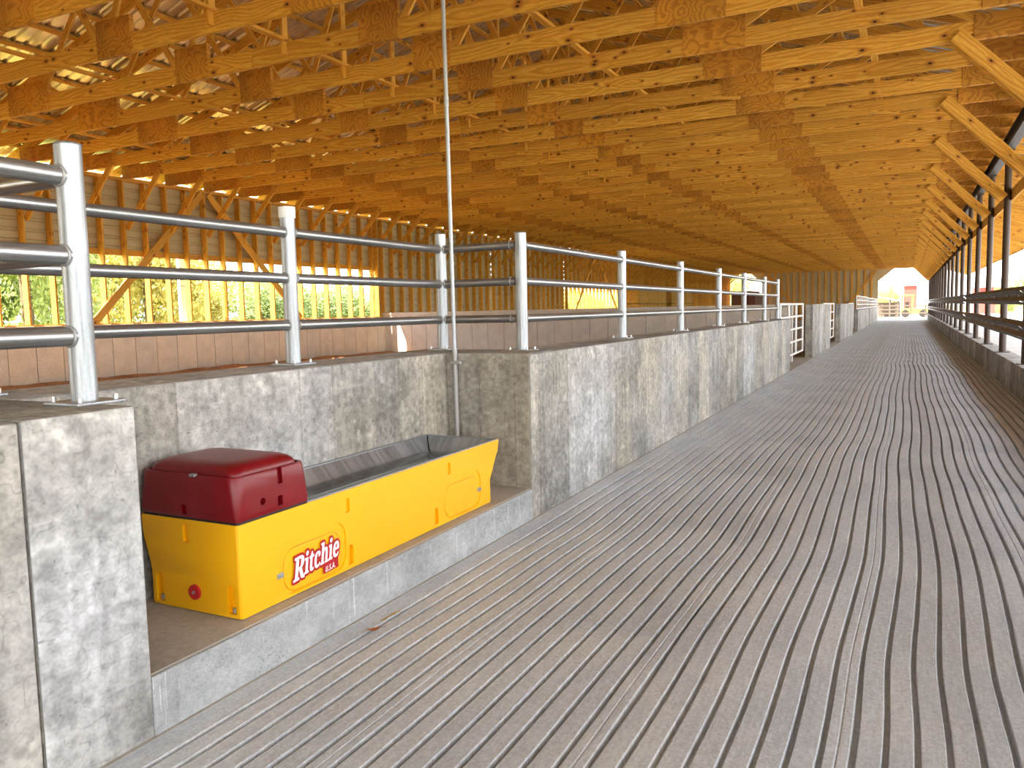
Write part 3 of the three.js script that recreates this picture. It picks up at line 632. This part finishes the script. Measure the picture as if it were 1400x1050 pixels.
  const bas = mesh('basin', L(mergeGeometries([quad([A[0], Y1, A[2]], [A[0], Y1, A[3]], [B[0], Y2, B[3]], [B[0], Y2, B[2]]), quad([A[0], Y1, A[2]], [B[0], Y2, B[2]], [B[1], Y2, B[2]], [A[1], Y1, A[2]]), quad([A[1], Y1, A[2]], [B[1], Y2, B[2]], [B[1], Y2, B[3]], [A[1], Y1, A[3]]), quad([B[0], Y2, B[2]], [B[0], Y2, B[3]], [B[1], Y2, B[3]], [B[1], Y2, B[2]])])), M.stainless, t);
  bas.userData.label = 'stainless steel basin with sloped sides';
  const rim = []; const e = 0.006;
  rim.push(boxG(A[0] - 0.016, A[0] + e, YT, YT + 0.006, A[2] - 0.01, A[3]), boxG(A[1] - e, A[1] + 0.012, YT, YT + 0.006, A[2] - 0.01, A[3]), boxG(A[0], A[1], YT, YT + 0.006, A[2] - 0.014, A[2] + e));
  mesh('rim', L(mergeGeometries(rim)), M.stainless, bas);
  for (const [xa, xb] of [[A[0], B[0]], [A[1], B[1]]]) mesh('corner_seam', L(tubeG(V(xa, Y1, A[2]), V(xb, Y2, B[2]), 0.006, 6)), M.black, bas);
  const wy = 0.578, k = (wy - Y2) / (Y1 - Y2), lerp = (i) => B[i] + (A[i] - B[i]) * k;
  mesh('water', L(loft([ring(B[0] + 0.004, B[1] - 0.004, B[2] + 0.004, B[3] + 0.2, 0.002, Y2 + 0.003), ring(lerp(0) + 0.004, lerp(1) - 0.004, lerp(2) + 0.004, B[3] + 0.2, 0.002, wy)])), M.water, t);
  // red cover over the valve end
  const r2 = (i, y, r) => ring(-3.228 + i, -2.612 - i, -3.005 + i, -2.528 - i, r, y, 8);
  let body = loft([r2(0.006, 0.676, 0.012), r2(0.0, 0.70, 0.022), r2(0.0, 0.80, 0.05), r2(0.002, 0.868, 0.065), r2(0.006, 0.876, 0.062), r2(0.018, 0.876, 0.055), r2(0.022, 0.862, 0.052)], true, true, 0.5);
  const ct = [];
  ct.push(boxG(-2.632, -2.55, 0.80, 0.95, -2.822, -2.790), boxG(-2.640, -2.55, 0.700, 0.745, -2.818, -2.784), boxG(-2.950, -2.918, 0.690, 0.735, -2.55, -2.45));
  ct.push(tubeG(V(-2.64, 0.742, -2.690), V(-2.55, 0.742, -2.690), 0.017, 16));
  body = toCreasedNormals(worldUV(cut(body, ct.map((g) => g.index ? g.toNonIndexed() : g)), 1.1), 0.5);
  const cov = mesh('valve_cover', L(body), M.red, t); cov.userData.label = 'dark red plastic valve cover';
  const lid = loft([r2(0.030, 0.850, 0.05), r2(0.030, 0.880, 0.05), r2(0.036, 0.896, 0.055), r2(0.050, 0.911, 0.06), r2(0.075, 0.922, 0.06), r2(0.12, 0.927, 0.06), r2(0.20, 0.929, 0.02)], true, true, 1.2);
  const lo = mesh('lid', L(worldUV(lid, 1.1, 1.1, 0.4, 0.3)), M.red, cov);
  mesh('lid_clip', L(boxG(-2.885, -2.850, 0.868, 0.882, -2.545, -2.520, 0.004)), M.stainless, cov);
  mesh('gasket', L(loft([r2(0.008, 0.664, 0.012), r2(0.008, 0.678, 0.012)])), M.black, cov);
}

// ---------------------------------------------------------------- white gates and grid fences farther along the alley
function grid(name, label, category, z0, z1, y0, y1, nv, nh, x, group, r = 0.024) {
  const g = thing(name, label, category, [x, y0, (z0 + z1) / 2], group), m = M.whiteTube;
  for (let i = 0; i < nv; i++) { const z = mix(z0, z1, i / (nv - 1)); mesh('upright', off(tubeG(V(x, y0, z), V(x, y1, z), r, 10), g), m, g); }
  for (let i = 0; i < nh; i++) { const y = mix(y0 + 0.02, y1 - 0.02, i / (nh - 1)); mesh('bar', off(tubeG(V(x, y, z0), V(x, y, z1), r, 10), g), m, g); }
  return g;
}
grid('white_gate', 'white tubular gate at the end of the long pen wall', 'gate', -20.5, -25.2, 0.22, 1.63, 4, 5, -2.80, 'white alley gates', 0.032);
grid('white_gate', 'white tubular gate between the two tall wall panels', 'gate', -31.7, -36.3, 0.22, 1.63, 4, 5, -2.80, 'white alley gates', 0.032);
grid('white_gate', 'white tubular gate before the low walls with grid fences', 'gate', -45.4, -49.8, 0.22, 1.63, 4, 5, -2.80, 'white alley gates', 0.032);
grid('grid_fence', 'white grid fence on the low wall after the third gate', 'fence', -50.2, -64.0, 1.275, 2.06, 7, 4, -2.64, 'white grid fences', 0.032);
grid('grid_fence', 'white grid fence on the low wall by the far doorway', 'fence', -65.4, -84.2, 1.275, 2.02, 8, 4, -2.64, 'white grid fences', 0.032);

// ---------------------------------------------------------------- things at the far end of the pens
{
  const g = worldUV(new RoundedBoxGeometry(0.95, 0.93, 2.14, 2, 0.05), 1.2), p = g.attributes.position;
  for (let i = 0; i < p.count; i++) { const n = 0.03 * (hash(Math.round(p.getX(i) * 50), Math.round(p.getY(i) * 50), Math.round(p.getZ(i) * 50)) - 0.5); p.setXYZ(i, p.getX(i) + n, p.getY(i) + n, p.getZ(i) + n); }
  for (const [z0, who] of [[-50.7, 'closer to the bright window'], [-58.6, 'closer to the far gable']]) for (let k = 0; k < 3; k++) for (let j = 0; j < 3; j++) {
    const b = thing('straw_bale', 'big golden straw bale in the stack ' + who, 'bale', [-15.9, 0.002 + 0.955 * k, z0 - 2.2 * j], 'straw bales ' + who);
    const bm = mesh('bale_body', g, M.straw, b); bm.position.y = 0.465;
    for (const z of [-0.7, 0, 0.7]) mesh('twine', boxG(-0.478, 0.478, 0.01, 0.938, z - 0.008, z + 0.008), M.rust, b);
  }
  const w = thing('farm_trailer', 'dark rust brown boxy trailer parked by the pen doorway in the far gable', 'trailer', [-13.6, 0.002, -79.5]);
  mesh('box_body', boxG(-1.5, 0.6, 0.75, 3.0, -1.6, 1.6, 0.03), M.rust, w); mesh('side_board', boxG(0.62, 1.5, 0.6, 2.75, -1.5, 1.5, 0.03), M.tailgate, w);
  for (const x of [-0.9, 0.9]) for (const z of [-1.1, 1.1]) mesh('wheel', new THREE.CylinderGeometry(0.42, 0.42, 0.25, 20).rotateZ(Math.PI / 2).translate(x, 0.42, z), M.black, w);
}

// ---------------------------------------------------------------- outside
function leafCrown(n, rx, ry, rz, s, seedN) {
  seed = seedN; const pos = [], lobes = [];
  for (let i = 0; i < 11; i++) { const a = rr(0, 6.28), h = rr(-0.8, 0.85), q = Math.sqrt(1 - h * h) * rr(0.3, 0.72); lobes.push([q * Math.cos(a) * rx, h * 0.72 * ry, q * Math.sin(a) * rz, rr(0.32, 0.52)]); }
  for (let i = 0; i < n; i++) {
    const L = lobes[Math.floor(rnd() * lobes.length)], a = rr(0, 6.28), c = rr(-1, 1), q = Math.sqrt(1 - c * c), R = L[3] * (0.55 + 0.5 * Math.cbrt(rnd()));
    const p = V(L[0] + q * Math.cos(a) * R * rx, L[1] + c * R * ry, L[2] + q * Math.sin(a) * R * rz);
    const u = V(rr(-1, 1), rr(-1, 1), rr(-1, 1)).normalize().multiplyScalar(s * rr(0.6, 1.3)), w = V(rr(-1, 1), rr(-1, 1), rr(-1, 1)).cross(u).normalize().multiplyScalar(s * rr(0.4, 0.8));
    const A = p.clone().sub(u), B = p.clone().add(w), C = p.clone().add(u), D = p.clone().sub(w);
    for (const t of [A, B, C, A, C, D]) pos.push(t.x, t.y, t.z);
  }
  const g = new THREE.BufferGeometry(); g.setAttribute('position', new THREE.Float32BufferAttribute(pos, 3)); g.computeVertexNormals(); return g;
}
const crowns = [leafCrown(11000, 1, 1, 1, 0.036, 11), leafCrown(11000, 1, 1, 1, 0.036, 22), leafCrown(11000, 1, 1, 1, 0.036, 33)];
function tree(label, group, x, z, h, w, kind, c) {
  const t = thing('tree', label, 'tree', [x, -0.17, z], group);
  const cr = mesh('crown', crowns[kind], M.leaf[c], t); cr.scale.set(w, h * 0.5, w); cr.position.y = h * 0.52; cr.rotation.y = x * 1.7 + z; cr.userData.kind = 'stuff';
  mesh('trunk', tubeG(V(0, 0, 0), V(0, h * 0.6, 0), 0.10 + 0.015 * h, 8), M.bark, t);
  return t;
}
{
  const kinds = ['mid green leafy tree on the bank outside the window wall', 'yellow green tree on the bank outside the window wall', 'dark green tree on the bank outside the window wall', 'autumn gold tree on the bank outside the window wall'];
  const bank = new THREE.PlaneGeometry(60, 150, 30, 40).rotateX(-Math.PI / 2).translate(-54, -0.1, -40), p = bank.attributes.position;
  for (let i = 0; i < p.count; i++) p.setY(i, -0.12 + 1.2 * smooth(-26, -50, p.getX(i)) + 0.5 * noise(p.getX(i) * 0.2 + 60, p.getZ(i) * 0.2 + 60, 128, 128, 181) * smooth(-25, -30, p.getX(i)));
  bank.computeVertexNormals();
  tag(mesh('ground_bank', worldUV(bank, 5), M.grass), 'grassy bank rising behind the window wall', 'ground', null, 'structure');
  let s = 5; const q = () => { s = (s * 1103515245 + 12345) >>> 0; return (s >>> 8) / 16777216; };
  for (let i = 0; i < 48; i++) {
    const row = i % 3, j = Math.floor(i / 3), z = 6 - 6.4 * j - 2.1 * row + 0.8 * (q() - 0.5), x = [-31, -38, -45.5][row] + 0.8 * (q() - 0.5), c = Math.floor(q() * 4), ray = -z / -x, tall = ray < 0.84 ? 6.6 + 1.6 * q() : ray < 1.02 ? 4.2 + 0.6 * q() : 2.9 + 0.9 * q();
    const t = tree(kinds[c], 'trees outside the window wall', x, z, tall, 2.8 + 0.3 * q(), (i * 2 + j) % 3, c);
    t.position.y = -0.2 + 1.15 * smooth(-26, -50, x);
  }
  // a pale downpipe standing just outside the wall
  const dp = thing('downpipe', 'white downpipe outside the window wall studs', 'pipe', [XL - 0.75, -0.1, -15.3]);
  mesh('pipe', boxG(-0.06, 0.06, 0, 5.0, -0.09, 0.09, 0.02), M.white, dp); mesh('strap', boxG(-0.065, 0.065, 2.5, 2.55, -0.095, 0.095, 0.01), M.galv, dp);
}
{ // yard seen through the far doorway
  const put = (px, py, z) => pixelAt(px, py, z);
  const a = put(1236, 391, -200), b = put(1253, 425, -200);
  const barn = thing('red_barn', 'red barn with white trim beyond the far doorway', 'barn', [(a.x + b.x) / 2, -0.16, -200]), hw = (b.x - a.x) / 2, H = a.y + 0.16;
  mesh('walls', boxG(-hw, hw, 0, H, -8, 0), M.barnRed, barn);
  mesh('white_front', boxG(-hw - 1.3, -hw, 0, H - 0.2, -6, 0.1), M.white, barn);
  mesh('roof', boxG(-hw - 1.5, hw + 0.3, H, H + 0.15, -8.4, 0.4), M.barnRoof, barn);
  const s0 = put(1226, 371, -230), s1 = put(1235, 371, -230);
  const silo = thing('silo', 'tall pale green silo rising behind the red barn', 'silo', [(s0.x + s1.x) / 2, -0.16, -230]), r = (s1.x - s0.x) / 2, SH = s0.y;
  mesh('cylinder_wall', new THREE.CylinderGeometry(r, r, SH - r * 0.5, 24).translate(0, (SH - r * 0.5) / 2, 0), M.silo, silo);
  mesh('dome', new THREE.SphereGeometry(r, 24, 10, 0, 6.2832, 0, Math.PI / 2).scale(1, 0.6, 1).translate(0, SH - r * 0.5, 0), M.silo, silo);
  for (const [px, h, c] of [[1203, 4.2, 1], [1210, 4.8, 0], [1217, 5.3, 1], [1223, 4.6, 0]]) { const p = put(px, 410, -170); tree('light green tree behind the shed past the far doorway', 'trees past the far doorway', p.x, -170 - 4 * c, h, 0.95, c, c); }
  const p0 = put(1196, 405, -104), p1 = put(1231, 405, -104), sh = thing('open_shed', 'low open shed with a sloping roof past the far doorway', 'shed', [(p0.x + p1.x) / 2, -0.02, -104]), w = (p1.x - p0.x) / 2;
  const rf = mesh('shed_roof', new THREE.BoxGeometry(2 * w, 0.12, 3), M.barnRoof, sh); rf.position.set(0, 2.15, 0); rf.rotation.z = -0.22;
  for (const x of [-w + 0.2, 0.3, w - 0.2]) mesh('shed_post', tubeG(V(x, 0, 1.3), V(x, 2.1 - 0.22 * x, 1.3), 0.08, 8), M.darkWood, sh);
  mesh('shed_back', boxG(-w, w, 0, 1.7, -1.45, -1.4), M.darkWood, sh);
  const fz = -95, f = thing('board_fence', 'brown board fence across the yard outside the far doorway', 'fence', [-0.4, -0.02, fz]);
  for (const y of [0.45, 0.85, 1.25]) mesh('board', boxG(-3.6, 3.6, y, y + 0.13, -0.03, 0.03), M.darkWood, f);
  for (let x = -3.5; x < 3.6; x += 1.4) mesh('post', boxG(x - 0.07, x + 0.07, 0, 1.5, -0.12, -0.02), M.darkWood, f);
  const y0 = put(1231, 430, -99), y1 = put(1269, 430, -99), m = thing('yellow_loader', 'yellow loader machine parked past the far doorway', 'machine', [(y0.x + y1.x) / 2, -0.02, -99]), mw = (y1.x - y0.x) / 2;
  mesh('chassis', boxG(-mw, mw, 0.35, 1.0, -0.7, 0.7, 0.05), M.machine, m);
  for (const x of [-mw + 0.15, -0.2]) for (const z of [-0.6, 0.6]) mesh('cab_post', boxG(x - 0.09, x + 0.09, 1.0, 2.35, z - 0.07, z + 0.07), M.machine, m);
  mesh('cab_roof', boxG(-mw, 0, 2.35, 2.5, -0.75, 0.75, 0.03), M.machine, m);
  mesh('seat', boxG(-mw + 0.45, -0.5, 1.0, 1.7, -0.4, 0.4, 0.05), M.black, m);
  mesh('bucket', boxG(mw, mw + 0.5, 0.1, 0.8, -0.9, 0.9, 0.04), M.machine, m);
  for (const x of [-mw + 0.5, mw - 0.5]) for (const z of [-0.85, 0.85]) mesh('wheel', new THREE.CylinderGeometry(0.42, 0.42, 0.28, 20).rotateX(Math.PI / 2).translate(x, 0.42, z), M.black, m);
  // beside the barn
  const c0 = put(1336, 403, -120), c1 = put(1374, 403, -120), top = put(1350, 390, -120);
  const rb = thing('red_barn', 'long red barn with pale roof across the feed drive', 'barn', [(c0.x + c1.x) / 2, -0.16, -120]), rw = (c1.x - c0.x) / 2;
  mesh('walls', boxG(-rw, rw, 0, top.y - 0.1, -10, 0), M.barnRed, rb);
  const rs = new THREE.Shape([new THREE.Vector2(-5.5, 0), new THREE.Vector2(5.5, 0), new THREE.Vector2(0, 2.0)]);
  mesh('roof', new THREE.ExtrudeGeometry(rs, { depth: 2 * rw + 0.6, bevelEnabled: false }).rotateY(Math.PI / 2).translate(-rw - 0.3, top.y - 0.1, -5), M.barnRoof, rb);
  for (let i = 0; i < 4; i++) { const px = 1374 + i * 34, p = put(px, 400, -95 + i * 5); tree(i % 2 ? 'yellow green roadside tree across the feed drive' : 'mid green roadside tree across the feed drive', 'trees across the feed drive', p.x, p.z, 4.0 + (i * 7 % 4) * 0.25, 1.35, i % 3, i % 2); }
  { const p = put(1008, 395, -120); tree('tall pale green tree outside the pen doorway in the far gable', null, p.x, -120, 7.4, 3.0, 1, 1); }
}
// ---------------------------------------------------------------- litter on the alley floor
{
  const l = thing('dry_leaf', 'curled brown dry leaf on the grooved floor by the step', 'leaf', [-2.36, 0.004, -3.14]);
  const g = new THREE.PlaneGeometry(0.075, 0.04, 8, 4).rotateX(-Math.PI / 2), p = g.attributes.position;
  for (let i = 0; i < p.count; i++) { const x = p.getX(i) / 0.0375, z = p.getZ(i); p.setZ(i, z * Math.max(0.08, 1 - x * x)); p.setY(i, 0.004 + 0.010 * x * x + 6 * z * z); }
  g.computeVertexNormals(); mesh('blade', g, std({ color: lin(0.36, 0.12, 0.03), roughness: 0.8 }), l).rotation.y = 0.9;
  mesh('leaf_stem', tubeG(V(0.02, 0.01, -0.03), V(0.04, 0.008, -0.055), 0.0012, 6), M.rust, l);
  const s = thing('loose_straw', 'two pale straw stems on the floor beside the dry leaf', 'straw', [-2.40, 0.005, -3.33]);
  mesh('stalk', tubeG(V(0, 0, 0.07), V(0.02, 0.006, -0.08), 0.0025, 6), M.straw, s); mesh('stalk', tubeG(V(0.012, 0.002, 0.06), V(0.004, 0.004, -0.05), 0.0022, 6), M.straw, s);
}
shade(scene);
renderer.render(scene, camera);
